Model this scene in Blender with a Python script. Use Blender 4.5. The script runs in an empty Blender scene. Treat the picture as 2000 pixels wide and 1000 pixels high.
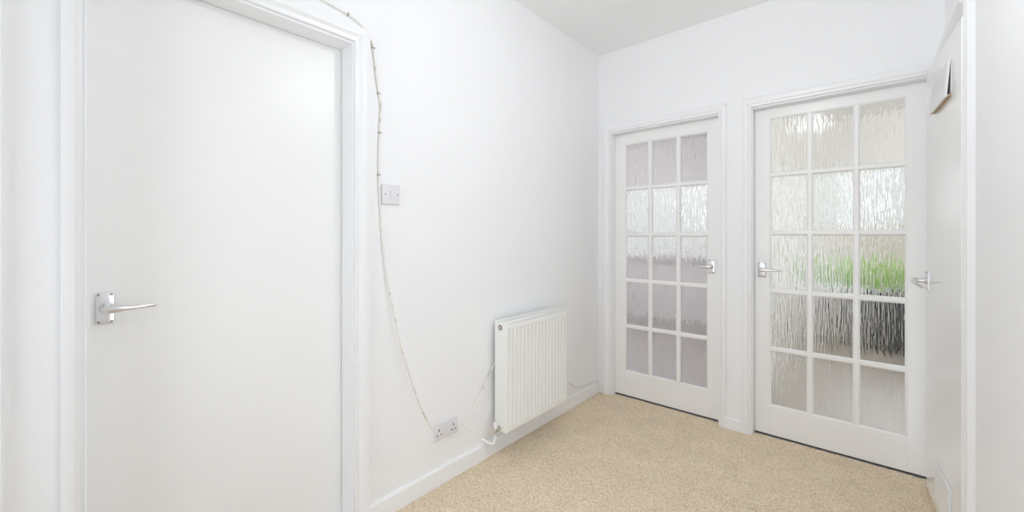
import bpy, bmesh, math, random
import numpy as np
from mathutils import Vector, Matrix

random.seed(7)
rng = np.random.default_rng(11)
scene = bpy.context.scene
COL = scene.collection

# ------------------------------------------------------------------ camera
F_PX, YAW, CY, CAM_H = 796.2, 0.7181, 461.5, 1.2
cam_d = bpy.data.cameras.new('camera')
cam_d.sensor_fit = 'HORIZONTAL'
cam_d.sensor_width = 36.0
cam_d.lens = 36.0 * F_PX / 2000.0
cam_d.shift_y = -(500.0 - CY) / 2000.0
cam_d.clip_start = 0.02
cam = bpy.data.objects.new('camera', cam_d)
cam.location = (0, 0, CAM_H)
cam.rotation_euler = (math.pi / 2, 0, YAW)
COL.objects.link(cam)
scene.camera = cam

# ------------------------------------------------------------------ sky, exposure
world = bpy.data.worlds.new('overcast_sky')
scene.world = world
world.use_nodes = True
wn = world.node_tree.nodes['Background']
wn.inputs[0].default_value = (0.865, 0.93, 1.0, 1)
wn.inputs[1].default_value = 4.2
vs = scene.view_settings
vs.view_transform = 'Standard'
vs.look = 'None'
vs.gamma = 1.0
vs.use_curve_mapping = False
vs.exposure = 0.09
scene.cycles.max_bounces = 12
scene.cycles.diffuse_bounces = 9
scene.cycles.use_adaptive_sampling = True
scene.cycles.use_light_tree = False
scene.cycles.adaptive_threshold = 0.02
scene.cycles.glossy_bounces = 6
scene.cycles.transmission_bounces = 10
LAMP_HALL = 78.0      # emission of the hall's pendant bulb
LAMP_FILL = 150.0      # emission of unseen lamps added to brighten the two rooms beyond

# ------------------------------------------------------------------ materials
def new_mat(name):
    m = bpy.data.materials.new(name)
    m.use_nodes = True
    return m, m.node_tree.nodes, m.node_tree.links, m.node_tree.nodes['Principled BSDF']

def paint(name, col, rough=0.5, bump=0.0, bscale=60.0, var=0.015, vscale=3.0, spec=0.5):
    """painted surface: faint tonal variation and fine relief"""
    m, N, L, P = new_mat(name)
    tc = N.new('ShaderNodeTexCoord')
    nz = N.new('ShaderNodeTexNoise'); nz.inputs['Scale'].default_value = vscale
    nz.inputs['Detail'].default_value = 4
    L.new(tc.outputs['Object'], nz.inputs['Vector'])
    mx = N.new('ShaderNodeMix'); mx.data_type = 'RGBA'
    mx.inputs[6].default_value = (*[max(0, c - var) for c in col], 1)
    mx.inputs[7].default_value = (*[min(1, c + var) for c in col], 1)
    L.new(nz.outputs['Fac'], mx.inputs[0])
    L.new(mx.outputs[2], P.inputs['Base Color'])
    P.inputs['Roughness'].default_value = rough
    P.inputs['Specular IOR Level'].default_value = spec
    if bump:
        n2 = N.new('ShaderNodeTexNoise'); n2.inputs['Scale'].default_value = bscale
        n2.inputs['Detail'].default_value = 3
        L.new(tc.outputs['Object'], n2.inputs['Vector'])
        b = N.new('ShaderNodeBump'); b.inputs['Strength'].default_value = bump
        b.inputs['Distance'].default_value = 0.002
        L.new(n2.outputs['Fac'], b.inputs['Height'])
        L.new(b.outputs['Normal'], P.inputs['Normal'])
    return m

def metal(name, col, rough):
    m, N, L, P = new_mat(name)
    tc = N.new('ShaderNodeTexCoord')
    nz = N.new('ShaderNodeTexNoise'); nz.inputs['Scale'].default_value = 90
    L.new(tc.outputs['Object'], nz.inputs['Vector'])
    mr = N.new('ShaderNodeMapRange')
    mr.inputs['To Min'].default_value = rough * 0.7; mr.inputs['To Max'].default_value = rough * 1.4
    L.new(nz.outputs['Fac'], mr.inputs['Value'])
    L.new(mr.outputs['Result'], P.inputs['Roughness'])
    P.inputs['Base Color'].default_value = (*col, 1)
    P.inputs['Metallic'].default_value = 1.0
    return m

def emit(name, col, strength):
    m = bpy.data.materials.new(name); m.use_nodes = True
    N = m.node_tree.nodes; N.clear()
    e = N.new('ShaderNodeEmission'); o = N.new('ShaderNodeOutputMaterial')
    e.inputs[0].default_value = (*col, 1); e.inputs[1].default_value = strength
    m.node_tree.links.new(e.outputs[0], o.inputs[0])
    return m

M = {}
M['wall'] = paint('wall_paint', (0.925, 0.928, 0.938), 0.6, 0.12, 220, 0.006)
M['ceil'] = paint('ceiling_paint', (0.945, 0.945, 0.945), 0.8, 0.1, 150, 0.006)
M['trim'] = paint('gloss_trim_paint', (0.923, 0.926, 0.937), 0.28, 0.03, 25, 0.006)
M['cream'] = paint('cream_door_paint', (0.918, 0.917, 0.908), 0.35, 0.05, 30, 0.008)
M['bdoor'] = paint('white_door_paint', (0.93, 0.929, 0.92), 0.3, 0.05, 40, 0.008)
M['cdoor'] = paint('cupboard_door_paint', (0.91, 0.912, 0.912), 0.22, 0.05, 12, 0.006)
M['rad'] = paint('radiator_enamel', (0.90, 0.905, 0.88), 0.3, 0.0, 10, 0.004)
M['plastic'] = paint('white_plastic', (0.80, 0.79, 0.82), 0.3, 0.0, 10, 0.004)
M['vent'] = paint('vent_plastic', (0.86, 0.86, 0.86), 0.35, 0.0, 10, 0.004)
M['dark'] = paint('dark_slot', (0.03, 0.025, 0.025), 0.6, 0, 10, 0.005)
M['tan'] = paint('tan_cork', (0.55, 0.42, 0.27), 0.6, 0, 10, 0.03)
M['gap'] = paint('grey_gap', (0.52, 0.52, 0.54), 0.5, 0, 10, 0.01)
M['clip'] = paint('dull_clip', (0.42, 0.37, 0.31), 0.5, 0, 10, 0.03)
M['beige'] = paint('beige_plug', (0.62, 0.55, 0.46), 0.5, 0, 10, 0.02)
M['chrome'] = metal('polished_aluminium', (0.80, 0.80, 0.81), 0.22)
M['screw'] = metal('dull_screw', (0.35, 0.33, 0.31), 0.4)
M['strip'] = metal('grey_threshold', (0.35, 0.34, 0.35), 0.45)
M['brass'] = metal('nickel_valve', (0.72, 0.70, 0.66), 0.2)
M['greyfloor'] = paint('grey_brown_laminate', (0.44, 0.40, 0.36), 0.28, 0.05, 30, 0.03, 6)
M['mauvefloor'] = paint('mauve_brown_laminate', (0.44, 0.405, 0.395), 0.25, 0.05, 30, 0.03, 6)
M['roomwall'] = paint('warm_room_wall', (0.90, 0.892, 0.875), 0.7, 0, 10, 0.01)
M['taupe'] = paint('mauve_room_wall', (0.78, 0.765, 0.77), 0.7, 0, 10, 0.01)
M['black'] = paint('dark_gloss', (0.035, 0.038, 0.045), 0.15, 0, 10, 0.01)
M['timber'] = paint('pale_fence_timber', (0.26, 0.21, 0.165), 0.8, 0.2, 40, 0.02, 9)
M['grass'] = paint('grass_green', (0.07, 0.15, 0.02), 0.9, 0.3, 60, 0.02, 8)
M['leaf'] = paint('bright_leaf', (0.17, 0.30, 0.004), 0.6, 0, 10, 0.004, 14)
M['bark'] = paint('brown_bark', (0.16, 0.10, 0.06), 0.9, 0.3, 60, 0.03)
M['soil'] = paint('dark_soil', (0.05, 0.04, 0.03), 0.9, 0.3, 60, 0.02)
M['render'] = paint('pale_render', (0.32, 0.305, 0.29), 0.9, 0.2, 60, 0.01)
M['whiterender'] = paint('white_render', (0.38, 0.365, 0.35), 0.9, 0.2, 60, 0.01)
M['bulb'] = emit('lit_bulb', (0.925, 0.962, 1.0), LAMP_HALL)
M['fillbulb'] = emit('added_fill_bulb', (0.97, 0.975, 1.0), LAMP_FILL)

def cable_mat():
    m, N, L, P = new_mat('grubby_cable')
    tc = N.new('ShaderNodeTexCoord')
    nz = N.new('ShaderNodeTexNoise'); nz.inputs['Scale'].default_value = 22
    nz.inputs['Detail'].default_value = 5
    L.new(tc.outputs['Object'], nz.inputs['Vector'])
    cr = N.new('ShaderNodeValToRGB')
    cr.color_ramp.elements[0].position = 0.30; cr.color_ramp.elements[0].color = (0.50, 0.43, 0.34, 1)
    cr.color_ramp.elements[1].position = 0.45; cr.color_ramp.elements[1].color = (0.84, 0.82, 0.77, 1)
    L.new(nz.outputs['Fac'], cr.inputs[0]); L.new(cr.outputs[0], P.inputs['Base Color'])
    P.inputs['Roughness'].default_value = 0.45
    return m
M['cable'] = cable_mat()

def carpet_mat():
    m, N, L, P = new_mat('beige_twist_carpet')
    tc = N.new('ShaderNodeTexCoord')
    vo = N.new('ShaderNodeTexVoronoi'); vo.inputs['Scale'].default_value = 230
    L.new(tc.outputs['Object'], vo.inputs['Vector'])
    sep = N.new('ShaderNodeSeparateColor'); L.new(vo.outputs['Color'], sep.inputs[0])
    cr = N.new('ShaderNodeValToRGB'); e = cr.color_ramp
    e.elements[0].position = 0.0; e.elements[0].color = (0.64, 0.50, 0.34, 1)
    e.elements[1].position = 1.0; e.elements[1].color = (0.97, 0.88, 0.74, 1)
    for p, c in ((0.3, (0.85, 0.695, 0.50, 1)), (0.65, (0.92, 0.77, 0.575, 1)), (0.88, (0.94, 0.82, 0.64, 1))):
        k = e.elements.new(p); k.color = c
    L.new(sep.outputs[0], cr.inputs[0])
    nz = N.new('ShaderNodeTexNoise'); nz.inputs['Scale'].default_value = 7; nz.inputs['Detail'].default_value = 3
    L.new(tc.outputs['Object'], nz.inputs['Vector'])
    hs = N.new('ShaderNodeHueSaturation')
    mr = N.new('ShaderNodeMapRange'); mr.inputs['To Min'].default_value = 0.9; mr.inputs['To Max'].default_value = 1.1
    L.new(nz.outputs['Fac'], mr.inputs['Value']); L.new(mr.outputs['Result'], hs.inputs['Value'])
    L.new(cr.outputs[0], hs.inputs['Color']); L.new(hs.outputs['Color'], P.inputs['Base Color'])
    P.inputs['Roughness'].default_value = 0.95; P.inputs['Specular IOR Level'].default_value = 0.1
    b = N.new('ShaderNodeBump'); b.inputs['Strength'].default_value = 0.6; b.inputs['Distance'].default_value = 0.004
    L.new(vo.outputs['Distance'], b.inputs['Height']); L.new(b.outputs['Normal'], P.inputs['Normal'])
    return m
M['carpet'] = carpet_mat()

def rain_glass_mat():
    m = bpy.data.materials.new('rain_glass'); m.use_nodes = True
    N, L = m.node_tree.nodes, m.node_tree.links; N.clear()
    g = N.new('ShaderNodeBsdfGlass'); o = N.new('ShaderNodeOutputMaterial')
    g.inputs['Color'].default_value = (0.97, 0.975, 0.97, 1)
    g.inputs['Roughness'].default_value = 0.08
    g.inputs['IOR'].default_value = 1.46
    L.new(g.outputs[0], o.inputs[0])
    return m
M['rain'] = rain_glass_mat()

def clear_glass_mat():
    m = bpy.data.materials.new('clear_window_glass'); m.use_nodes = True
    N, L = m.node_tree.nodes, m.node_tree.links; N.clear()
    t = N.new('ShaderNodeBsdfTransparent'); g = N.new('ShaderNodeBsdfGlossy'); mx = N.new('ShaderNodeMixShader')
    fr = N.new('ShaderNodeFresnel'); o = N.new('ShaderNodeOutputMaterial')
    t.inputs[0].default_value = (0.96, 0.96, 0.96, 1); g.inputs['Roughness'].default_value = 0.02
    L.new(fr.outputs[0], mx.inputs[0]); L.new(t.outputs[0], mx.inputs[1]); L.new(g.outputs[0], mx.inputs[2])
    L.new(mx.outputs[0], o.inputs[0])
    return m
M['clear'] = clear_glass_mat()

# ------------------------------------------------------------------ helpers
def link(name, me, mat, parent=None):
    if mat is not None and not me.materials:
        me.materials.append(M[mat] if isinstance(mat, str) else mat)
    o = bpy.data.objects.new(name, me)
    COL.objects.link(o)
    if parent is not None:
        o.parent = parent
    return o

def obj(name, bm, mat, parent=None, smooth=False):
    me = bpy.data.meshes.new(name)
    bmesh.ops.recalc_face_normals(bm, faces=bm.faces)
    bm.to_mesh(me); bm.free()
    if smooth:
        for p in me.polygons: p.use_smooth = True
    return link(name, me, mat, parent)

def empty(name, loc=(0, 0, 0), rz=0.0, parent=None):
    o = bpy.data.objects.new(name, None); COL.objects.link(o)
    o.empty_display_size = 0.1
    o.location = loc; o.rotation_euler = (0, 0, rz)
    if parent is not None: o.parent = parent
    return o

def tag(o, label, cat, group=None):
    o['label'] = label; o['category'] = cat
    if group: o['group'] = group
    return o

def struct(o, label=None):
    o['kind'] = 'structure'
    if label: o['label'] = label
    return o

def bx(bm, x0, x1, y0, y1, z0, z1, bev=0.0, seg=2):
    vs_ = [bm.verts.new(p) for p in ((x0, y0, z0), (x1, y0, z0), (x1, y1, z0), (x0, y1, z0),
                                     (x0, y0, z1), (x1, y0, z1), (x1, y1, z1), (x0, y1, z1))]
    fs = [bm.faces.new([vs_[i] for i in f]) for f in
          ((3, 2, 1, 0), (4, 5, 6, 7), (0, 1, 5, 4), (1, 2, 6, 5), (2, 3, 7, 6), (3, 0, 4, 7))]
    if bev:
        es = list({e for f in fs for e in f.edges})
        bmesh.ops.bevel(bm, geom=es, offset=bev, segments=seg, affect='EDGES', profile=0.5)
    return bm

def box(*a, **k):
    return bx(bmesh.new(), *a, **k)

def loft(bm, rings, cap=True):
    """rings: list of lists of points, same count"""
    vr = [[bm.verts.new(p) for p in r] for r in rings]
    n = len(vr[0])
    for a, b in zip(vr[:-1], vr[1:]):
        for i in range(n):
            bm.faces.new((a[i], a[(i + 1) % n], b[(i + 1) % n], b[i]))
    if cap:
        bm.faces.new(vr[0]); bm.faces.new(vr[-1])
    return bm

def tube(bm, pts, rad, n=12):
    """round tube along points; rad a number, a list, or a list of (ra, rb) pairs"""
    pts = [Vector(p) for p in pts]
    if not isinstance(rad, (list, tuple)): rad = [rad] * len(pts)
    rings, ref = [], None
    for i, p in enumerate(pts):
        d = (pts[min(i + 1, len(pts) - 1)] - pts[max(i - 1, 0)]).normalized()
        if ref is None:
            ref = Vector((0, 0, 1)) if abs(d.z) < 0.9 else Vector((1, 0, 0))
        a = (ref - d * ref.dot(d)).normalized(); ref = a
        b = d.cross(a)
        r = rad[i]; ra, rb = r if isinstance(r, tuple) else (r, r)
        rings.append([p + a * (ra * math.cos(t)) + b * (rb * math.sin(t)) for t in [2 * math.pi * k / n for k in range(n)]])
    return loft(bm, rings)

def lathe(bm, c, axis, prof, n=24):
    """prof: list of (r, h) along axis from c"""
    axis = Vector(axis).normalized(); c = Vector(c)
    ref = Vector((0, 0, 1)) if abs(axis.z) < 0.9 else Vector((1, 0, 0))
    a = axis.cross(ref).normalized(); b = axis.cross(a)
    rings = [[c + axis * h + (a * math.cos(t) + b * math.sin(t)) * max(r, 1e-5) for t in [2 * math.pi * k / n for k in range(n)]] for r, h in prof]
    return loft(bm, rings)

def spline(pts, sub=8):
    """Catmull-Rom through points"""
    P = [Vector(p) for p in pts]; P = [P[0] * 2 - P[1]] + P + [P[-1] * 2 - P[-2]]
    out = []
    for i in range(1, len(P) - 2):
        for k in range(sub):
            t = k / sub
            a, b, c, d = P[i - 1], P[i], P[i + 1], P[i + 2]
            out.append(0.5 * ((2 * b) + (c - a) * t + (2 * a - 5 * b + 4 * c - d) * t * t + (3 * b - a - 3 * c + d) * t ** 3))
    out.append(P[-2])
    return out

def wn_smooth(o, ang=40):
    for p in o.data.polygons: p.use_smooth = True
    o.data.set_sharp_from_angle(angle=math.radians(ang))
    return o

# ------------------------------------------------------------------ dimensions
XA, YB, XC, H = -1.5665, 2.8101, 0.274, 2.5873
YR = -1.7                    # rear end of the hall
T = 0.12                     # wall thickness
A0, A1, AZ = 0.078, 0.815, 1.977      # opening in the left wall
B1X0, B1X1, BZ = -1.456, -0.716, 1.970
B2X0, B2X1 = -0.525, 0.232
C0, C1, CZ = 2.142, 2.79, 1.985

# ------------------------------------------------------------------ walls, ceiling
bm = bmesh.new()
bx(bm, XA - T, XA, YR, A0 - 0.012, 0, H); bx(bm, XA - T, XA, A0 - 0.012, A1 + 0.012, AZ + 0.012, H)
bx(bm, XA - T, XA, A1 + 0.012, YB + T, 0, H)
struct(obj('wall_left', bm, 'wall'), 'white painted left wall with flush door and radiator')
bm = bmesh.new()
e = 0.012
for x0, x1, z0 in ((XA, B1X0 - e, 0), (B1X0 - e, B1X1 + e, BZ + e), (B1X1 + e, B2X0 - e, 0), (B2X0 - e, B2X1 + e, BZ + e), (B2X1 + e, XC + 0.1, 0)):
    bx(bm, x0, x1, YB, YB + T, z0, H)
struct(obj('wall_back', bm, 'wall'), 'white painted end wall with two glazed doors')
bm = bmesh.new()
G0, G1, GZ = 0.74, 1.18, 2.08      # unseen glazed opening added in the right wall to let daylight in
for y0, y1, z0 in ((YR, G0, 0), (G0, G1, GZ), (G1, C0, 0), (C0, C1, CZ + 0.030), (C1, YB, 0)):
    bx(bm, XC, XC + 0.1, y0, y1, z0, H)
struct(obj('wall_right', bm, 'wall'), 'white painted right wall with cupboard door')
# inside of the cupboard
bm = bmesh.new()
bx(bm, 0.90, 0.94, 1.95, YB, 0, H); bx(bm, XC + 0.1, 0.90, 1.95, 2.0, 0, H)
struct(obj('wall_cupboard', bm, 'roomwall'), 'inner walls of the cupboard behind the right door')
bm = bmesh.new()
bx(bm, XA - T, XC + 0.1, YR - T, YB + T, H, H + 0.1)
bx(bm, XC + 0.1, 0.94, 1.9, YB + T, H, H + 0.1)
bx(bm, -2.9, XA - T, -0.5, 1.4, H, H + 0.1)  # lid of the added shell behind the flush door
struct(obj('ceiling', bm, 'ceil'), 'flat white ceiling of the hall')

bm = bmesh.new()  # shell added behind the flush door to stop light leaking in
bx(bm, -2.9, -2.85, -0.5, 1.4, -0.06, H); bx(bm, -2.85, XA - T, -0.5, -0.45, -0.06, H); bx(bm, -2.85, XA - T, 1.35, 1.4, -0.06, H)
bx(bm, -2.85, XA - 0.02, -0.45, 1.35, -0.06, -0.004)
struct(obj('wall_light_block', bm, 'roomwall'), 'unseen shell added behind the flush door to keep outside light out')
# rear wall of the hall with an unseen window added for fill daylight
RW0, RW1, RZ0, RZ1 = -1.28, -0.03, 0.25, 2.20
bm = bmesh.new()
bx(bm, XA - T, RW0, YR - T, YR, 0, H); bx(bm, RW1, XC + 0.1, YR - T, YR, 0, H)
bx(bm, RW0, RW1, YR - T, YR, 0, RZ0); bx(bm, RW0, RW1, YR - T, YR, RZ1, H)
struct(obj('wall_rear', bm, 'wall'), 'white wall behind the viewer with a window added for daylight')

def window(name, x0, x1, y, z0, z1, n, label, rz=0.0, x=None):
    w = struct(empty(name, (x0 if x is None else x, y, z0), rz), label)
    t = 0.06
    W, Hh = x1 - x0, z1 - z0
    bm = bmesh.new()
    bx(bm, 0, t, -0.035, 0.035, 0, Hh); bx(bm, W - t, W, -0.035, 0.035, 0, Hh)
    bx(bm, t, W - t, -0.035, 0.035, 0, t); bx(bm, t, W - t, -0.035, 0.035, Hh - t, Hh)
    obj('window_frame', bm, 'trim', w)
    for i in range(1, n):
        xm = t + (W - 2 * t) * i / n
        obj('mullion', box(xm - 0.03, xm + 0.03, -0.03, 0.03, t, Hh - t, bev=0.004), 'trim', w)
    for i in range(n):
        a = t + (W - 2 * t) * i / n + (0.03 if i else 0); b = t + (W - 2 * t) * (i + 1) / n - (0.03 if i < n - 1 else 0)
        obj('pane', box(a, b, -0.003, 0.003, t, Hh - t), 'clear', w)
    if z0 > 0.2: obj('window_sill', box(-0.03, W + 0.03, -0.16, 0.035, -0.03, 0.0, bev=0.005), 'trim', w)
    return w
window('window_added_side', 0.0, G1 - G0, G1, 0.0, GZ, 1, 'unseen full-height glazing added in the right wall to let daylight in', -math.pi / 2, XC + 0.06)  # added glazing, out of view, lights the left wall
window('window_added_rear', RW0, RW1, YR - 0.06, RZ0, RZ1, 1, 'unseen window added behind the viewer to bring daylight into the hall')  # added window, out of view, fills the hall with daylight

# ------------------------------------------------------------------ carpet floor
def carpet():
    V, Fc = [], []
    x0, x1, y0, y1 = XA - 0.02, XC + 0.02, 0.75, YB + 0.07
    nx, ny = int((x1 - x0) / 0.0042), int((y1 - y0) / 0.0042)
    gx, gy = np.meshgrid(np.linspace(x0, x1, nx), np.linspace(y0, y1, ny))
    h = rng.random(gx.shape)
    h = (h + np.roll(h, 1, 0) + np.roll(h, 1, 1)) / 3.0
    big = rng.random((ny // 12 + 2, nx // 12 + 2))
    big = np.kron(big, np.ones((12, 12)))[:ny, :nx]
    z = (h - 0.5) * 0.0075 + (big - 0.5) * 0.0012 - 0.001
    jx = (rng.random(gx.shape) - 0.5) * 0.003; jy = (rng.random(gx.shape) - 0.5) * 0.003
    co = np.stack([gx + jx, gy + jy, z], -1).reshape(-1, 3)
    i = np.arange(ny * nx).reshape(ny, nx)
    q = np.stack([i[:-1, :-1], i[:-1, 1:], i[1:, 1:], i[1:, :-1]], -1).reshape(-1, 4)
    # plain remainder nearer the viewer and the slab beneath
    bm = bmesh.new()
    bx(bm, XA - 0.02, XC + 0.02, YR, y0, -0.06, -0.001)
    bx(bm, XA - 0.02, XC + 0.02, y0, YB + 0.07, -0.06, -0.012)
    bm.verts.index_update()
    bv = np.array([v.co[:] for v in bm.verts]); bf = np.array([[v.index for v in f.verts] for f in bm.faces]) + len(co)
    bm.free()
    allv = np.concatenate([co, bv]); allf = np.concatenate([q, bf])
    me = bpy.data.meshes.new('floor')
    me.vertices.add(len(allv)); me.vertices.foreach_set('co', allv.ravel())
    me.loops.add(allf.size); me.loops.foreach_set('vertex_index', allf.ravel())
    me.polygons.add(len(allf)); me.polygons.foreach_set('loop_start', np.arange(0, allf.size, 4))
    me.update(calc_edges=True)
    return struct(link('floor', me, 'carpet'), 'beige twist pile carpet floor')
carpet()

# ------------------------------------------------------------------ skirting boards
SK = 0.016
def skirt_profile(t, h):
    return [(0, 0), (t, 0), (t, h - 0.010), (t * 0.8, h - 0.003), (t * 0.45, h), (0, h)]
def skirting(name, mp, s0, s1, t, h, label):
    bm = bmesh.new()
    pr = skirt_profile(t, h)
    loft(bm, [[mp(s0, o, z) for o, z in pr], [mp(s1, o, z) for o, z in pr]])
    return struct(obj(name, bm, 'trim'), label)
mapA = lambda s, o, z: (XA + o, s, z)
mapB = lambda s, o, z: (s, YB - o, z)
mapC = lambda s, o, z: (XC - o, s, z)
skirting('baseboard_left', mapA, A1 + 0.064, 1.572, SK, 0.083, 'white skirting board left of the radiator')
skirting('baseboard_left', mapA, 1.572, YB - 0.001, 0.012, 0.085, 'white skirting board beneath the radiator')
skirting('baseboard_left', mapA, YR, -0.132, SK, 0.083, 'white skirting board left of the flush door')
skirting('baseboard_back', mapB, B1X1 + 0.044, B2X0 - 0.048, SK, 0.073, 'short white skirting board between the two glazed doors')
skirting('baseboard_back', mapB, XA + 0.012, B1X0 - 0.066, 0.010, 0.083, 'scrap of skirting board in the corner')
skirting('baseboard_right', mapC, G1, 2.072, SK, 0.083, 'white skirting board on the right wall')

# ------------------------------------------------------------------ door linings and architraves
ARCH = [(0.0, 0.0), (0.0, 0.0105), (0.0015, 0.012), (0.005, 0.012), (0.007, 0.0085), (0.014, 0.0075), (0.021, 0.009),
        (0.027, 0.0135), (0.031, 0.0175), (0.035, 0.0185), (0.060, 0.0180), (0.0635, 0.0172), (0.064, 0.0165), (0.064, 0.0)]
ARCHB = [(0.0, 0.0), (0.0, 0.0125), (0.0015, 0.014), (0.012, 0.014), (0.014, 0.010), (0.017, 0.010), (0.020, 0.0145),
         (0.026, 0.0170), (0.050, 0.0175), (0.056, 0.015), (0.058, 0.011), (0.058, 0.0)]
def casing(name, mp, s0, s1, ztop, prof, depth, label, wl=1.0, wr=1.0, set_back=0.009, right=True, wh=1.0):
    """lining + moulded architrave round an opening; s0,s1,ztop = faces of the lining"""
    r = struct(empty(name, mp((s0 + s1) / 2, 0, 0)), label)
    inv = Vector(mp((s0 + s1) / 2, 0, 0))
    P = lambda s, o, z: Vector(mp(s, o, z)) - inv
    a0, a1, az = s0 - 0.006, s1 + 0.006, ztop + set_back
    def piece(nm, rings):
        bm = bmesh.new(); loft(bm, rings); o = obj(nm, bm, 'trim', r); wn_smooth(o, 35); return o
    piece('architrave', [[P(a0 - w * wl, t, 0) for w, t in prof], [P(a0 - w * wl, t, az + w * wh) for w, t in prof]])
    piece('head_architrave', [[P(a0 - w * wl, t, az + w * wh) for w, t in prof], [P(a1 + w * wr, t, az + w * wh) for w, t in prof]])
    if right:
        piece('architrave', [[P(a1 + w * wr, t, 0) for w, t in prof], [P(a1 + w * wr, t, az + w * wh) for w, t in prof]])
    def slab(nm, sa, sb, oa, ob, za, zb):
        bm = bmesh.new()
        loft(bm, [[P(sa, oa, za), P(sb, oa, za), P(sb, ob, za), P(sa, ob, za)], [P(sa, oa, zb), P(sb, oa, zb), P(sb, ob, zb), P(sa, ob, zb)]])
        obj(nm, bm, 'trim', r)
    slab('jamb', s0 - 0.012, s0, 0.0, -depth, 0, ztop)
    slab('jamb', s1, s1 + 0.012, 0.0, -depth, 0, ztop)
    slab('head_jamb', s0 - 0.012, s1 + 0.012, 0.0, -depth, ztop, ztop + 0.012)
    # stop beads behind the leaf
    return r
casing('trim_1', mapA, A0, A1, AZ, ARCH, 0.135, 'white moulded door frame round the plain flush door', wl=0.72)
casing('trim_2', mapB, B1X0, B1X1, BZ, ARCHB, T, 'white door frame round the narrower glazed door in the corner', wl=1.1, wr=0.72, wh=0.95)
casing('trim_3', mapB, B2X0, B2X1, BZ, ARCHB, T, 'white door frame round the glazed door beside the cupboard', wl=0.82, right=False, wh=0.95)
# edge of the next door frame further left on the left wall
bm = bmesh.new()
pr = [(0, 0), (0, 0.012), (-0.004, 0.0155), (-0.06, 0.0165), (-0.064, 0.012), (-0.064, 0)]
loft(bm, [[mapA(-0.0655 + w, t, 0) for w, t in pr], [mapA(-0.0655 + w, t, H - 0.4) for w, t in pr]])
struct(obj('trim_4', bm, 'trim'), 'edge of another white door frame at the far left')

# right wall: frame of the cupboard door (architrave near side, bevelled head)
r = struct(empty('trim_5', (XC, C0, 0)), 'white frame round the cupboard door on the right wall')
bm = bmesh.new()
pr = [(0.0, 0.0), (0.0, 0.019), (-0.003, 0.0215), (-0.028, 0.0215), (-0.031, 0.019), (-0.034, 0.0195), (-0.064, 0.0205), (-0.067, 0.018), (-0.067, 0.0)]
loft(bm, [[(-t, w, 0) for w, t in pr], [(-t, w, CZ + 0.075) for w, t in pr]])
wn_smooth(obj('architrave', bm, 'trim', r), 35)
bm = bmesh.new()
pr = [(0.0, CZ + 0.075), (0.030, CZ + 0.075), (0.034, CZ + 0.071), (0.034, CZ + 0.062), (0.030, CZ + 0.052), (0.006, CZ + 0.032), (0.0, CZ + 0.030)]
loft(bm, [[(-t, 0.001, z) for t, z in pr], [(-t, YB - C0 - 0.001, z) for t, z in pr]])
wn_smooth(obj('head_architrave', bm, 'trim', r), 30)
obj('jamb', box(0.0, 0.1, C1 - C0, YB - C0 - 0.0005, 0, CZ), 'trim', r)
obj('threshold', box(0.0, 0.1, 0.0, C1 - C0, 0.0, 0.006), 'strip', r)

# ------------------------------------------------------------------ door handles
def handle(parent, org, along, out, side, sz=1.0, tilt=0.0, lever_len=0.112, reach=0.047, plate_w=0.040, plate_h=0.092, bend=0.0, fat=1.0):
    """lever handle on a short rectangular plate. along = unit vector to the plate's right, out = unit vector off the door"""
    org, A, O, Z = Vector(org), Vector(along), Vector(out), Vector((0, 0, 1))
    W = lambda a, o, z: org + A * a + O * o + Z * z
    w, h = plate_w / 2, plate_h / 2
    bm = bmesh.new()
    # domed rectangular plate, chamfered corners
    def ring(ww, hh, c, o):
        return [W(x, o, z) for x, z in ((-ww + c, -hh), (ww - c, -hh), (ww, -hh + c), (ww, hh - c), (ww - c, hh), (-ww + c, hh), (-ww, hh - c), (-ww, -hh + c))]
    loft(bm, [ring(w, h, 0.004, 0.0), ring(w, h, 0.004, 0.003), ring(w - 0.002, h - 0.002, 0.004, 0.0055), ring(w - 0.009, h - 0.009, 0.004, 0.0072)])
    pl = obj('handle_plate', bm, 'chrome', parent); wn_smooth(pl, 25)
    pl['label'] = 'polished metal handle plate'
    bm = bmesh.new()
    lathe(bm, W(0, 0.0065, 0), O, [(0.0145, 0), (0.0145, 0.004), (0.0125, 0.006), (0.011, 0.012), (0.0105, reach - 0.018)], 20)
    wn_smooth(obj('collar', bm, 'chrome', pl), 35)
    s = side; L = lever_len
    pts = [W(-s * 0.010, reach - 0.007, 0.000), W(-s * 0.006, reach - 0.004, 0), W(s * 0.004, reach - 0.001, 0), W(s * 0.018, reach + 0.001, 0.001 + tilt * .1), W(s * 0.034, reach + 0.002, 0.001 + tilt * .25),
           W(s * 0.050, reach + 0.001, 0.001 + tilt * .4), W(s * 0.075, reach - 0.001 - bend * .4, 0.002 + tilt * .7), W(s * (L - 0.008), reach - 0.004 - bend, 0.003 + tilt), W(s * (L - 0.001), reach - 0.0065 - bend, 0.003 + tilt)]
    rad = [(0.004, 0.004), (0.0105, 0.008), (0.0130, 0.0095), (0.0115, 0.0085), (0.0085, 0.0070), (0.0062, 0.0060), (0.0058, 0.0052), (0.0056, 0.0048), (0.0042, 0.0036)]
    bm = bmesh.new(); tube(bm, pts, [(a_ * fat, b_ * fat) for a_, b_ in rad], 14)
    lv = obj('lever', bm, 'chrome', pl); wn_smooth(lv, 50)
    for sx in (-1, 1):
        for szn in (-1, 1):
            bm = bmesh.new()
            lathe(bm, W(sx * (w - 0.0065), 0.0052, szn * (h - 0.0075)), O, [(0.0036, 0), (0.0036, 0.0012), (0.0022, 0.002)], 12)
            obj('screw', bm, 'screw', pl)
    return pl

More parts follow.
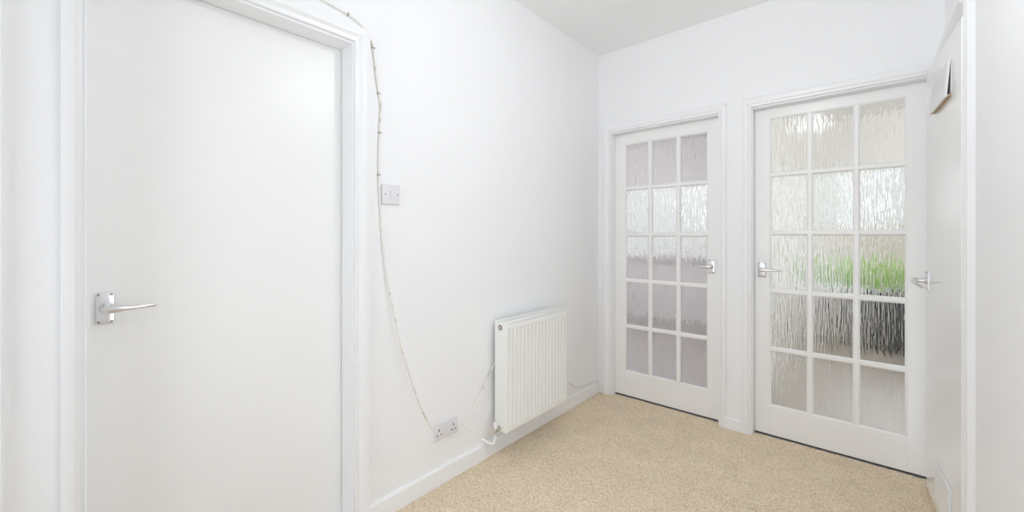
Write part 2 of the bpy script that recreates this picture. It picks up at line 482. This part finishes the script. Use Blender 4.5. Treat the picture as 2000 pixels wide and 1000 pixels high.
# ------------------------------------------------------------------ flush door, left wall
REC = 0.0925
d = struct(empty('door_1', (XA - REC, A0, 0)), 'plain cream flush door with lever handle')
o = obj('leaf', box(-0.038, 0.0, 0.0008, A1 - A0 - 0.0008, 0.008, AZ - 0.001, bev=0.0008), 'cream', d)
handle(d, (0.0, 0.113 - A0, 0.993), (0, 1, 0), (1, 0, 0), 1, tilt=-0.002, lever_len=0.108, plate_w=0.040, plate_h=0.093)

# ------------------------------------------------------------------ glazed doors
def relief_field(nx, nz, dx, dz, cx, cz, seed):
    g = np.random.default_rng(seed)
    n = g.standard_normal((nz, nx))
    fx = np.fft.fftfreq(nx, dx); fz = np.fft.fftfreq(nz, dz)
    K = np.exp(-2 * (np.pi * fx * cx) ** 2)[None, :] * np.exp(-2 * (np.pi * fz * cz) ** 2)[:, None]
    r = np.fft.ifft2(np.fft.fft2(n) * K).real
    return r / r.std()

def rain_pane_mesh(name, w, h, seed, amp=0.00047, amp_front=0.000075):
    """pane: strong vertical rain relief on the room side, gently wavy on the hall side"""
    def grid(dx, dz, f, amp, y0):
        nx, nz = int(w / dx) + 1, int(h / dz) + 1
        gx, gz = np.meshgrid(np.linspace(0, w, nx), np.linspace(0, h, nz))
        return np.stack([gx, y0 + f(nx, nz, dx, dz) * amp, gz], -1).reshape(-1, 3), np.arange(nx * nz).reshape(nz, nx)
    fb = lambda nx, nz, dx, dz: relief_field(nx, nz, dx, dz, 0.0014, 0.022, seed) * 0.85 + relief_field(nx, nz, dx, dz, 0.0017, 0.007, seed + 50) * 0.35
    ff = lambda nx, nz, dx, dz: relief_field(nx, nz, dx, dz, 0.0022, 0.010, seed + 90)
    vf, i = grid(0.0016, 0.005, ff, amp_front, 0.0)
    vb, k = grid(0.0008, 0.005, fb, amp, 0.005)
    n0 = len(vf); k = k + n0
    q = np.stack([i[:-1, :-1], i[:-1, 1:], i[1:, 1:], i[1:, :-1]], -1).reshape(-1, 4).tolist()
    q += np.stack([k[:-1, :-1], k[1:, :-1], k[1:, 1:], k[:-1, 1:]], -1).reshape(-1, 4).tolist()
    ns = len(q)
    q.append(i[0, ::-1].tolist() + k[0, :].tolist())
    q.append(i[-1, :].tolist() + k[-1, ::-1].tolist())
    q.append(i[:, 0].tolist() + k[::-1, 0].tolist())
    q.append(i[::-1, -1].tolist() + k[:, -1].tolist())
    me = bpy.data.meshes.new(name)
    me.from_pydata(np.concatenate([vf, vb]).tolist(), [], q)
    me.polygons.foreach_set('use_smooth', [k_ < ns for k_ in range(len(q))])
    me.update()
    me.materials.append(M['rain'])
    return me

def glazed_door(name, x0, x1, y, z0, z1, px0, px1, pz0, pz1, label, seed):
    d = struct(empty(name, (x0, y, 0)), label)
    W = x1 - x0
    th = 0.040; bd = 0.010; gl = 0.0125           # bead slope width / depth of glass
    a, b = px0 - x0, px1 - x0
    NC, NR = 3, 5
    gx, gz = 0.0315, 0.031
    pw = (b - a - (NC - 1) * gx) / NC; ph = (pz1 - pz0 - (NR - 1) * gz) / NR
    # stiles and rails with their moulded inner edge
    def member(nm, quads):
        bm = bmesh.new()
        for r0, r1 in quads: loft(bm, [r0, r1])
        o = obj(nm, bm, 'bdoor', d); return o
    obj('stile', box(0, a - bd, 0, th, z0, z1, bev=0.0015), 'bdoor', d)
    obj('stile', box(b + bd, W, 0, th, z0, z1, bev=0.0015), 'bdoor', d)
    obj('rail', box(a - bd, b + bd, 0, th, pz1 + bd, z1, bev=0.0006), 'bdoor', d)
    obj('rail', box(a - bd, b + bd, 0, th, z0, pz0 - bd, bev=0.0006), 'bdoor', d)
    # moulded glazing bead running round the inside of the frame
    def bead(p, q, n):
        """p,q ends of sight line, n = direction away from glass"""
        p, q, n = Vector(p), Vector(q), Vector(n); u = (q - p).normalized()
        pr = [(0.0, gl), (0.0, gl - 0.004), (0.003, 0.005), (0.0065, 0.0025), (0.0085, 0.001), (bd, 0.001), (bd, gl)]
        bm = bmesh.new()
        r0 = [p + n * w - u * w + Vector((0, t, 0)) for w, t in pr]; r1 = [q + n * w + u * w + Vector((0, t, 0)) for w, t in pr]
        loft(bm, [r0, r1]); wn_smooth(obj('glazing_bead', bm, 'bdoor', d), 40)
    bead((a, 0, pz0), (a, 0, pz1), (-1, 0, 0)); bead((b, 0, pz0), (b, 0, pz1), (1, 0, 0))
    bead((a, 0, pz0), (b, 0, pz0), (0, 0, -1)); bead((a, 0, pz1), (b, 0, pz1), (0, 0, 1))
    # glazing bars: ovolo section
    def bar(nm, p, q, half, ext, shift=0.0):
        p, q = Vector(p), Vector(q); u = (q - p).normalized(); n = Vector((u.z, 0, -u.x)) if True else None
        s = [(-half, gl), (-half, gl - 0.004), (-half + 0.003, 0.005), (-half + 0.007, 0.0022), (-half + 0.0085, 0.0008), (half - 0.0085, 0.0008),
             (half - 0.007, 0.0022), (half - 0.003, 0.005), (half, gl - 0.004), (half, gl)]
        s += [(half, gl + 0.0065), (half - 0.006, th - 0.002), (-half + 0.006, th - 0.002), (-half, gl + 0.0065)]
        bm = bmesh.new()
        loft(bm, [[p - u * ext + n * w + Vector((0, t + shift, 0)) for w, t in s], [q + u * ext + n * w + Vector((0, t + shift, 0)) for w, t in s]])
        wn_smooth(obj(nm, bm, 'bdoor', d), 40)
    for i in range(1, NC):
        xm = a + i * pw + (i - 0.5) * gx
        bar('glazing_bar', (xm, 0, pz0), (xm, 0, pz1), gx / 2, 0.004)
    for j in range(1, NR):
        zm = pz0 + j * ph + (j - 0.5) * gz
        bar('glazing_bar', (a, 0, zm), (b, 0, zm), gz / 2, 0.004, 0.0003)
    meshes = [rain_pane_mesh('rain_pane', pw + 0.006, ph + 0.006, seed + k) for k in range(5)]
    for j in range(NR):
        for i in range(NC):
            o = bpy.data.objects.new('pane', meshes[(j * 2 + i * 3) % 5]); COL.objects.link(o); o.parent = d
            o.location = (a + i * (pw + gx) - 0.003, gl + 0.001, pz0 + j * (ph + gz) - 0.003)
            o['label'] = 'rain-textured obscured glass pane'
    return d

RB = 0.057
d2 = glazed_door('door_2', B1X0 + 0.0008, B1X1 - 0.0008, YB + RB, 0.009, 1.9692, -1.369, -0.803, 0.197, 1.885,
                 'white glazed door of fifteen rain glass panes in the corner beside the radiator', 100)
handle(d2, (-0.771 - (B1X0 + 0.0008), 0, 1.001), (1, 0, 0), (0, -1, 0), -1, tilt=0.0, lever_len=0.098, reach=0.046)
d3 = glazed_door('door_3', B2X0 + 0.0008, B2X1 - 0.0008, YB + RB, 0.009, 1.9692, -0.438, 0.140, 0.190, 1.902,
                 'white glazed door of fifteen rain glass panes beside the cupboard door', 200)
handle(d3, (-0.488 - (B2X0 + 0.0008), 0, 0.997), (1, 0, 0), (0, -1, 0), 1, tilt=-0.004, lever_len=0.105, reach=0.046)
# threshold strips under the two glazed doors
for nm, x0, x1, lb in (('trim_6', B1X0, B1X1, 'dark threshold strip under the corner glazed door'), ('trim_7', B2X0, B2X1, 'grey threshold strip under the glazed door beside the cupboard')):
    struct(obj(nm, box(x0, x1, YB + 0.050, YB + T, -0.02, 0.002, bev=0.001), 'strip'), lb)

# ------------------------------------------------------------------ cupboard door, right wall (slightly ajar)
ang = math.atan2(0.062, 1.0)
CW = 0.636
d4 = struct(empty('door_4', (0.2487, 2.135, 0), ang), 'white cupboard door standing slightly ajar on the right wall')
# local: y along the leaf away from the hinge, -x towards the hall
obj('leaf', box(0.0, 0.036, 0.0, CW, 0.010, 1.978, bev=0.002), 'cdoor', d4)
handle(d4, (0.0, CW - 0.040, 0.990), (0, -1, 0), (-1, 0, 0), 1, tilt=-0.024, lever_len=0.105, bend=0.010, fat=1.25, reach=0.047, plate_w=0.040, plate_h=0.090)
def vent(z0, z1, yl, yr, backing, label, lean):
    """ventilation cover screwed to the cupboard door"""
    L0 = Matrix.Translation(Vector((0.2487, 2.135, 0))) @ Matrix.Rotation(ang, 4, 'Z')
    base = L0 @ Vector((0, (yl + yr) / 2 - 2.135, z0))
    v = empty('vent_cover', base, ang)
    hw, h = (yr - yl) / 2, z1 - z0
    obj('backing', box(-0.0025, -0.0002, -hw + 0.0015, hw - 0.0015, 0.010, h - 0.0015), 'vent', v)
    obj('gasket', box(-0.0022 - lean, -0.0002, -hw + 0.004, hw - 0.004, 0.003, 0.0098), backing, v)
    bm = bmesh.new()
    def ring(m, x):
        return [(x - lean * (1 - z / h), y, z) for y, z in ((-hw + m, m), (hw - m, m), (hw - m, h - m), (-hw + m, h - m))]
    loft(bm, [ring(0.001, -0.002), ring(0.0, -0.003), ring(0.0, -0.0075), ring(0.003, -0.0095), ring(0.014, -0.0095), ring(0.016, -0.0080)])
    obj('cover_plate', bm, 'vent', v)
    n = 9
    for k in range(n):
        z = 0.022 + (h - 0.044) * k / (n - 1)
        s = lean * (1 - z / h)
        bm = bmesh.new()
        loft(bm, [[(-0.0075 - s, y, z - 0.0050), (-0.0092 - s, y, z - 0.0055), (-0.0092 - s, y, z - 0.0035), (-0.0075 - s, y, z + 0.0050)] for y in (-hw + 0.018, hw - 0.018)])
        obj('slat', bm, 'vent', v)
    tag(v, label, 'vent', 'vent covers on the cupboard door')
    return v
vent(1.735, 1.885, 2.272, 2.575, 'tan', 'white ventilation cover high on the cupboard door, brown edge showing beneath', 0.011)
vent(0.082, 0.234, 2.262, 2.515, 'vent', 'white ventilation cover near the carpet at the foot of the cupboard door', 0.003)

# ------------------------------------------------------------------ radiator
RY0, RY1, RZ_0, RZ_1 = 1.612, 2.196, 0.148, 0.742
rad = empty('radiator', (XA, (RY0 + RY1) / 2, RZ_0))
tag(rad, 'white ribbed panel radiator mounted on the left wall', 'radiator')
RO = Vector((XA, (RY0 + RY1) / 2, RZ_0))
def rb(x0, x1, y0, y1, z0, z1, **k):
    return box(x0, x1, y0 - RO.y, y1 - RO.y, z0 - RO.z, z1 - RO.z, **k)
XF, XBk = 0.120, 0.034
def rib_panel():
    n = 17; pitch = 0.0333
    yc = (RY0 + RY1) / 2
    ys = [RY0 + 0.002]; dep = [0]
    for k in range(n):
        c = yc + (k - (n - 1) / 2) * pitch
        for dy, dd in ((-0.0115, 0), (-0.0085, 0.25), (-0.0055, 1.0), (0.0055, 1.0), (0.0085, 0.25), (0.0115, 0)):
            ys.append(c + dy); dep.append(dd)
    ys.append(RY1 - 0.002); dep.append(0)
    zs = [(RZ_0, 0, 0.006), (RZ_0 + 0.004, 0, 0.001), (RZ_0 + 0.010, 0, 0), (RZ_0 + 0.030, 0, 0), (RZ_0 + 0.034, .2, 0), (RZ_0 + 0.042, 1, 0),
          (RZ_1 - 0.050, 1, 0), (RZ_1 - 0.042, .2, 0), (RZ_1 - 0.038, 0, 0), (RZ_1 - 0.012, 0, 0)]
    V = [(XF - 0.0065 * dd * m - inset, y - RO.y, z - RO.z) for z, m, inset in zs for y, dd in zip(ys, dep)]
    c = len(ys)
    Fc = [(j * c + i, j * c + i + 1, (j + 1) * c + i + 1, (j + 1) * c + i) for j in range(len(zs) - 1) for i in range(c - 1)]
    me = bpy.data.meshes.new('ribbed_panel'); me.from_pydata(V, [], Fc)
    o = link('ribbed_panel', me, 'rad', rad)
    m = o.modifiers.new('thickness', 'SOLIDIFY'); m.thickness = 0.0015; m.offset = -1
    wn_smooth(o, 50)
rib_panel()
obj('rear_panel', rb(XBk, XBk + 0.012, RY0 + 0.004, RY1 - 0.004, RZ_0, RZ_1 - 0.012, bev=0.003), 'rad', rad)
# convector core
for k in range(12):
    y = RY0 + 0.04 + k * (RY1 - RY0 - 0.08) / 11
    obj('convector_fin', rb(XBk + 0.012, XF - 0.010, y - 0.001, y + 0.001, RZ_0 + 0.03, RZ_1 - 0.03), 'rad', rad)
for y0, y1 in ((RY0, RY0 + 0.0025), (RY1 - 0.0025, RY1)):
    sp = obj('side_panel', rb(XBk, XF - 0.0005, y0, y1, RZ_0 + 0.001, RZ_1 - 0.008, bev=0.0008), 'rad', rad)
    if y0 == RY0:
        bm = bmesh.new(); lathe(bm, (0.074, RY0 - RO.y, 0.708 - RO.z), (0, -1, 0), [(0.0135, 0.0), (0.0135, 0.0015), (0.0100, 0.0015)], 24)
        obj('plug_ring', bm, 'dark', sp)
        bm = bmesh.new(); lathe(bm, (0.074, RY0 - RO.y, 0.708 - RO.z), (0, -1, 0), [(0.0100, 0.0), (0.0100, 0.003), (0.006, 0.004)], 20)
        obj('plug', bm, 'beige', sp)
# top grille: rim with bars between
bm = bmesh.new()
z0, z1 = RZ_1 - 0.012, RZ_1
bx(bm, XF - 0.016, XF + 0.001, RY0 - 0.001 - RO.y, RY1 + 0.001 - RO.y, z0 - RO.z, z1 - RO.z, bev=0.003)
bx(bm, XBk, XBk + 0.012, RY0 - 0.001 - RO.y, RY1 + 0.001 - RO.y, z0 - RO.z, z1 - RO.z, bev=0.003)
for y0 in (RY0 - 0.001, RY1 - 0.011):
    bx(bm, XBk + 0.008, XF - 0.012, y0 - RO.y, y0 + 0.012 - RO.y, z0 + 0.004 - RO.z, z1 - 0.0005 - RO.z, bev=0.002)
tg = wn_smooth(obj('top_grille', bm, 'rad', rad), 40)
for k in range(44):
    y = RY0 + 0.020 + k * (RY1 - RY0 - 0.040) / 43
    obj('grille_bar', rb(XBk + 0.010, XF - 0.014, y - 0.0042, y + 0.0042, RZ_1 - 0.004, RZ_1 - 0.0015), 'rad', tg)
for y in (RY0 + 0.12, RY1 - 0.12):
    obj('bracket', rb(0.001, XBk, y - 0.015, y + 0.015, RZ_0 + 0.05, RZ_1 - 0.08), 'rad', rad)
# valve at the lower left corner
vx, vz = 0.068, 0.166
vy = RY0 - 0.033
vv = Vector((vx, vy, vz)) - Vector((0, RO.y, RO.z))
bm = bmesh.new()
lathe(bm, vv + Vector((0, 0.033, 0)), (0, -1, 0), [(0.0135, 0.0), (0.0135, 0.006), (0.0105, 0.007), (0.0105, 0.011), (0.0130, 0.0115), (0.0130, 0.021), (0.0085, 0.022), (0.0085, 0.033)], 8)
lathe(bm, vv + Vector((0, 0, -0.022)), (0, 0, 1), [(0.0100, 0), (0.0100, 0.010), (0.0085, 0.0105), (0.0095, 0.030), (0.0075, 0.036)], 16)
val = obj('valve_body', bm, 'brass', rad)
bm = bmesh.new()
lathe(bm, vv + Vector((0, 0, 0.012)), (0, 0, 1), [(0.0105, 0), (0.0110, 0.004), (0.0105, 0.022), (0.0095, 0.028), (0.006, 0.031)], 20)
wn_smooth(obj('valve_cap', bm, 'vent', val), 40)
bm = bmesh.new()
q = vv + Vector((0, 0, -0.022))
tube(bm, spline([q, q + Vector((0, 0, -0.020)), q + Vector((-0.002, -0.003, -0.040)), q + Vector((-0.012, -0.010, -0.050)), q + Vector((-0.030, -0.022, -0.046)), q + Vector((-0.064, -0.034, -0.034))], 6), 0.0072, 12)
wn_smooth(obj('pipe', bm, 'trim', rad), 60)
bm = bmesh.new()
lathe(bm, Vector((0.074, RY1 - RO.y, 0.178 - RO.z)), (0, 1, 0), [(0.013, 0), (0.013, 0.008), (0.009, 0.009), (0.009, 0.02)], 8)
obj('valve_body', bm, 'screw', rad)

# ------------------------------------------------------------------ light switch and socket
def plate(name, y0, y1, z0, z1, label, cat, th=0.010):
    e_ = empty(name, (XA, (y0 + y1) / 2, z0)); tag(e_, label, cat)
    hw, h = (y1 - y0) / 2, z1 - z0
    o = obj('face_plate', box(0, th, -hw, hw, 0, h, bev=0.0035, seg=3), 'plastic', e_); wn_smooth(o, 40)
    return e_, o, hw, h
sw, fp, hw, h = plate('light_switch', 0.944, 1.030, 1.338, 1.424, 'white square light switch on the left wall beside the cable', 'switch', 0.011)
obj('rocker', box(0.010, 0.0145, -0.0065, 0.0075, h / 2 - 0.0155, h / 2 + 0.0155, bev=0.001), 'plastic', sw)
obj('rocker_gap', box(0.0105, 0.0112, -0.0075, 0.0085, h / 2 - 0.0165, h / 2 + 0.0165), 'gap', sw)
for s in (-1, 1):
    bm = bmesh.new(); lathe(bm, (0.0108, s * 0.0302, h / 2), (1, 0, 0), [(0.0034, 0), (0.0034, 0.0008), (0.002, 0.001)], 12)
    obj('screw', bm, 'screw', sw)
so, fp, hw, h = plate('power_socket', 1.220, 1.368, 0.213, 0.301, 'white double power socket low on the left wall', 'socket', 0.009)
for s in (-1, 1):
    c = s * 0.045
    for dy, dz, w_, h_ in ((0, 0.013, 0.0026, 0.0055), (-0.011, -0.010, 0.0040, 0.0024), (0.011, -0.010, 0.0040, 0.0024)):
        obj('pin_hole', box(0.0086, 0.0094, c + dy - w_, c + dy + w_, h * 0.42 + dz - h_, h * 0.42 + dz + h_), 'dark', so)
    obj('rocker', box(0.008, 0.0125, s * 0.0105 - 0.006, s * 0.0105 + 0.006, h * 0.62, h * 0.62 + 0.020, bev=0.001), 'plastic', so)
for s in (-1, 1):
    bm = bmesh.new(); lathe(bm, (0.0087, s * 0.0302 * 2, h / 2), (1, 0, 0), [(0.003, 0), (0.003, 0.0008), (0.002, 0.001)], 12)
    obj('screw', bm, 'plastic', so)

# ------------------------------------------------------------------ cable along the left wall
cab = empty('cable', (XA, 0.93, 1.4))
tag(cab, 'thin off-white cable running over the flush door, drooping past the socket and behind the radiator', 'cable')
CO = Vector((XA, 0.93, 1.4))
r_ = 0.0036
CP = [(0.30, 2.120, .005), (0.45, 2.114, .005), (0.60, 2.106, .005), (0.692, 2.097, .005), (0.794, 2.084, .005), (0.845, 2.065, .005), (0.883, 2.035, .005), (0.902, 1.985, .005), (0.917, 1.872, .006),
      (0.930, 1.800, .006), (0.937, 1.755, .007), (0.934, 1.681, .006), (0.929, 1.56, .005), (0.929, 1.453, .005), (0.933, 1.355, .006), (0.941, 1.225, .008), (0.957, 1.050, .016),
      (0.974, 0.938, .024), (0.990, 0.847, .030), (1.014, 0.733, .036), (1.058, 0.589, .041), (1.111, 0.438, .045), (1.168, 0.324, .046), (1.215, 0.268, .046), (1.258, 0.241, .046), (1.300, 0.228, .044),
      (1.356, 0.230, .042), (1.400, 0.255, .039), (1.450, 0.296, .034), (1.530, 0.390, .025), (1.612, 0.475, .014), (1.70, 0.55, .012), (1.90, 0.50, .012), (2.10, 0.38, .012), (2.25, 0.262, .014),
      (2.345, 0.205, .022), (2.430, 0.152, .026), (2.510, 0.124, .022), (2.620, 0.112, .012), (2.720, 0.101, .008), (2.795, 0.094, .008)]
pts = [Vector((o_, y - CO.y, z - CO.z)) for y, z, o_ in CP]
bm = bmesh.new(); tube(bm, spline(pts, 6), r_, 10)
wn_smooth(obj('sheath', bm, 'cable', cab), 70)
for y, z in ((0.903, 1.989), (0.929, 1.805), (0.9335, 1.64), (0.929, 1.46), (0.794, 2.084), (0.60, 2.106)):
    v_ = 1 if z < 2.0 else 0
    obj('clip', box(0.0, 0.0105, y - CO.y - (0.006 if v_ else 0.0025), y - CO.y + (0.007 if v_ else 0.0025), z - CO.z - (0.0025 if v_ else 0.006), z - CO.z + (0.0025 if v_ else 0.007), bev=0.001), 'clip', cab)
# little junction box in the corner where the cable turns
jb = tag(obj('junction_box', box(XA + 0.016, XA + 0.048, YB - 0.032, YB - 0.0105, 0.070, 0.098, bev=0.003), 'trim'), 'tiny white junction box in the corner above the skirting', 'junction box')

# ------------------------------------------------------------------ lamps of the hall
def pendant(x, y, zb, mat, label, zc=H, r=0.058):
    p = empty('pendant_lamp', (x, y, zc)); tag(p, label, 'lamp')
    bm = bmesh.new(); lathe(bm, (0, 0, 0), (0, 0, -1), [(0.045, 0), (0.045, 0.012), (0.03, 0.024), (0.008, 0.03)], 24); wn_smooth(obj('ceiling_rose', bm, 'plastic', p), 40)
    bm = bmesh.new(); tube(bm, [(0, 0, -0.02), (0, 0, zb - zc + r + 0.045)], 0.0035, 8); obj('cord', bm, 'plastic', p)
    bm = bmesh.new(); lathe(bm, (0, 0, zb - zc + r + 0.05), (0, 0, -1), [(0.012, 0), (0.018, 0.012), (0.018, 0.05), (0.014, 0.056)], 20); wn_smooth(obj('lamp_holder', bm, 'plastic', p), 40)
    bm = bmesh.new()
    prof = [(0.013, -r * 1.0 - 0.012)] + [(r * math.sin(t), -r * math.cos(t)) for t in [0.25 + (math.pi - 0.25) * k / 14 for k in range(15)]]
    lathe(bm, (0, 0, zb - zc), (0, 0, -1), prof, 28); wn_smooth(obj('bulb', bm, mat, p), 80)
    return p
pendant(-0.38, 1.20, 2.22, 'bulb', 'lit globe bulb hanging from the hall ceiling, just above the view')

# ------------------------------------------------------------------ rooms beyond the glazed doors
Y0 = YB + T
P0, P1 = -0.66, -0.62            # partition between the two rooms
R1X, R1Y, R2X, R2Y = -3.9, 6.0, 2.9, 6.2
W1 = (-3.3, -1.15, 0.90, 1.95); W2 = (-0.42, 1.9, 0.54, 2.02)
bm = bmesh.new()
bx(bm, R1X - 0.1, R1X, Y0, R1Y + 0.1, 0, H); bx(bm, R1X, XA - T, Y0 - 0.1, Y0, 0, H)
bx(bm, R1X, W1[0], R1Y, R1Y + 0.1, 0, H); bx(bm, W1[1], P0, R1Y, R1Y + 0.1, 0, H)
bx(bm, W1[0], W1[1], R1Y, R1Y + 0.1, 0, W1[2]); bx(bm, W1[0], W1[1], R1Y, R1Y + 0.1, W1[3], H)
struct(obj('wall_room_one', bm, 'taupe'), 'mauve grey walls of the room beyond the corner glazed door')
bm = bmesh.new()
bx(bm, P0, P1, Y0, R2Y + 0.1, 0, H)
bx(bm, R2X, R2X + 0.1, Y0, R2Y + 0.1, 0, H); bx(bm, XC + 0.1, R2X, Y0 - 0.1, Y0, 0, H)
bx(bm, P1, W2[0], R2Y, R2Y + 0.1, 0, H); bx(bm, W2[1], R2X, R2Y, R2Y + 0.1, 0, H)
bx(bm, W2[0], W2[1], R2Y, R2Y + 0.1, 0, W2[2]); bx(bm, W2[0], W2[1], R2Y, R2Y + 0.1, W2[3], H)
struct(obj('wall_room_two', bm, 'roomwall'), 'pale walls of the room beyond the glazed door by the cupboard')
struct(obj('floor_room_one', box(R1X, P0 + 0.02, YB + 0.11, R1Y, -0.06, -0.004), 'mauvefloor'), 'mauve brown floor beyond the corner glazed door')
struct(obj('floor_room_two', box(P0 + 0.02, R2X, YB + 0.11, R2Y, -0.06, -0.004), 'greyfloor'), 'grey brown floor beyond the glazed door by the cupboard')
struct(obj('ceiling_room_one', box(R1X - 0.1, P0 + 0.02, Y0, R1Y + 0.1, H, H + 0.1), 'taupe'), 'ceiling beyond the corner glazed door')
struct(obj('ceiling_room_two', box(P0 + 0.02, R2X + 0.1, Y0, R2Y + 0.1, H, H + 0.1), 'roomwall'), 'ceiling beyond the glazed door by the cupboard')
window('window_2', W1[0], W1[1], R1Y + 0.05, W1[2], W1[3], 3, 'window blurred through the corner glazed door')
window('window_3', W2[0], W2[1], R2Y + 0.05, W2[2], W2[3], 3, 'garden window blurred through the glazed door by the cupboard')
pendant(-2.9, 3.9, 2.15, 'fillbulb', 'unseen lamp added to brighten the room beyond the corner glazed door', r=0.08)  # unseen lamp added so the corner room is bright enough
pendant(1.3, 4.4, 2.15, 'fillbulb', 'unseen lamp added to brighten the room beyond the glazed door by the cupboard', r=0.08)  # second unseen lamp added, brightens the room by the cupboard
# low dark cabinet below the garden window
cb = tag(empty('low_cabinet', (0.62, 5.9, -0.004)), 'low dark cabinet seen blurred through the lower right panes', 'cabinet')
obj('carcass', box(-0.6, 0.6, -0.2, 0.2, 0.05, 0.60, bev=0.006), 'black', cb)
obj('top', box(-0.62, 0.62, -0.22, 0.21, 0.60, 0.625, bev=0.004), 'black', cb)
for k in range(3):
    dr = obj('door', box(-0.595 + k * 0.4, -0.205 + k * 0.4, -0.218, -0.201, 0.06, 0.59, bev=0.003), 'black', cb)
    bm = bmesh.new(); tube(bm, [(-0.24 + k * 0.4, -0.235, 0.28), (-0.24 + k * 0.4, -0.235, 0.42)], 0.005, 8); obj('handle', bm, 'chrome', dr)
for sx in (-0.55, 0.55):
    for sy in (-0.15, 0.15):
        obj('leg', box(sx - 0.02, sx + 0.02, sy - 0.02, sy + 0.02, 0.0, 0.05), 'black', cb)

# ------------------------------------------------------------------ garden beyond the window
struct(obj('ground', box(-2.4, 14, 6.35, 24, -0.30, -0.25), 'grass'), 'lawn of the garden outside')
struct(obj('ground', box(-14, -2.4, 6.35, 24, -0.30, -0.25), 'render'), 'pale paved yard outside the corner room')
nb = tag(empty('added_house', (-4.0, 14.0, -0.25)), 'pale grey rendered house wall added to cover the bright sky behind the corner glazed door', 'building')  # house added outside to hide overbright sky
obj('wall', box(-5.5, 1.3, 0.0, 0.3, 0.0, 5.5), 'render', nb)
obj('plinth', box(-5.52, 1.32, -0.04, 0.3, 0.0, 0.3), 'render', nb)
rf = bmesh.new(); loft(rf, [[(x_, -0.4, 5.4), (x_, -0.4, 5.5), (x_, 2.5, 7.0), (x_, 2.5, 6.9)] for x_ in (-5.8, 2.5)]); obj('roof', rf, 'soil', nb)
nb = tag(empty('added_house', (2.5, 21.0, -0.25)), 'white house wall added beyond the fence to cover the bright sky behind the right glazed door', 'building')  # second house added, dims the sky seen past the fence
obj('wall', box(-3.8, 5.5, 0.0, 0.3, 0.0, 6.5), 'whiterender', nb)
obj('plinth', box(-3.82, 5.52, -0.04, 0.3, 0.0, 0.5), 'soil', nb)
rf = bmesh.new(); loft(rf, [[(x_, -0.4, 6.4), (x_, -0.4, 6.5), (x_, 2.5, 8.0), (x_, 2.5, 7.9)] for x_ in (-4.1, 5.8)]); obj('roof', rf, 'soil', nb)
fence = tag(empty('garden_fence', (0.5, 13.0, -0.25)), 'pale timber garden fence blurred through the right glazed door', 'fence')
bmesh_board = bpy.data.meshes.new('board')
b_ = box(-0.07, 0.07, -0.01, 0.01, 0, 1.65, bev=0.004); b_.to_mesh(bmesh_board); b_.free(); bmesh_board.materials.append(M['timber'])
for k in range(61):
    o = bpy.data.objects.new('board', bmesh_board); COL.objects.link(o); o.parent = fence
    o.location = (-3.1 + k * 0.15, 0, 0.0); o.rotation_euler.z = 0.03 * math.sin(k * 2.3)
for z in (0.35, 1.3):
    obj('rail', box(-3.2, 6.1, 0.012, 0.06, z - 0.04, z + 0.04), 'timber', fence)
def shrub(x, y, rx, hz, n, label, seed):
    g = np.random.default_rng(seed)
    s = tag(empty('garden_shrub', (x, y, -0.25)), label, 'shrub', 'shrubs in the garden')
    bm = bmesh.new()
    for k in range(5):
        a = k * 1.26
        tube(bm, [(0, 0, 0), (0.12 * math.cos(a), 0.12 * math.sin(a), hz * 0.4), (0.4 * rx * math.cos(a), 0.3 * rx * math.sin(a), hz * 0.8)], [0.02, 0.014, 0.006], 6)
    obj('stem', bm, 'bark', s)
    V, Fc = [], []
    for k in range(n):
        u = g.normal(size=3); u /= np.linalg.norm(u); r = g.random() ** 0.4
        c = np.array([u[0] * rx * r, u[1] * rx * 0.7 * r, hz * 0.55 + u[2] * hz * 0.47 * r])
        a = g.normal(size=3); a /= np.linalg.norm(a); b2 = np.cross(a, g.normal(size=3)); b2 /= np.linalg.norm(b2)
        l, w = 0.05 + 0.03 * g.random(), 0.022
        i = len(V); V += [tuple(c - a * l), tuple(c + b2 * w), tuple(c + a * l), tuple(c - b2 * w)]; Fc.append((i, i + 1, i + 2, i + 3))
    me = bpy.data.meshes.new('foliage'); me.from_pydata(V, [], Fc); o = link('foliage', me, 'leaf', s); o['kind'] = 'stuff'
for k, (x, y, rx, hz, lb) in enumerate(((-1.9, 11.8, 0.75, 0.95, 'green shrub leftmost of the blurred garden planting'), (0.15, 11.2, 0.95, 1.02, 'bright green shrub straight behind the rightmost pane'), (2.3, 11.4, 0.9, 1.0, 'green shrub to the right of the brightest one'))):
    shrub(x, y, rx, hz, 3200, lb, 31 + k)
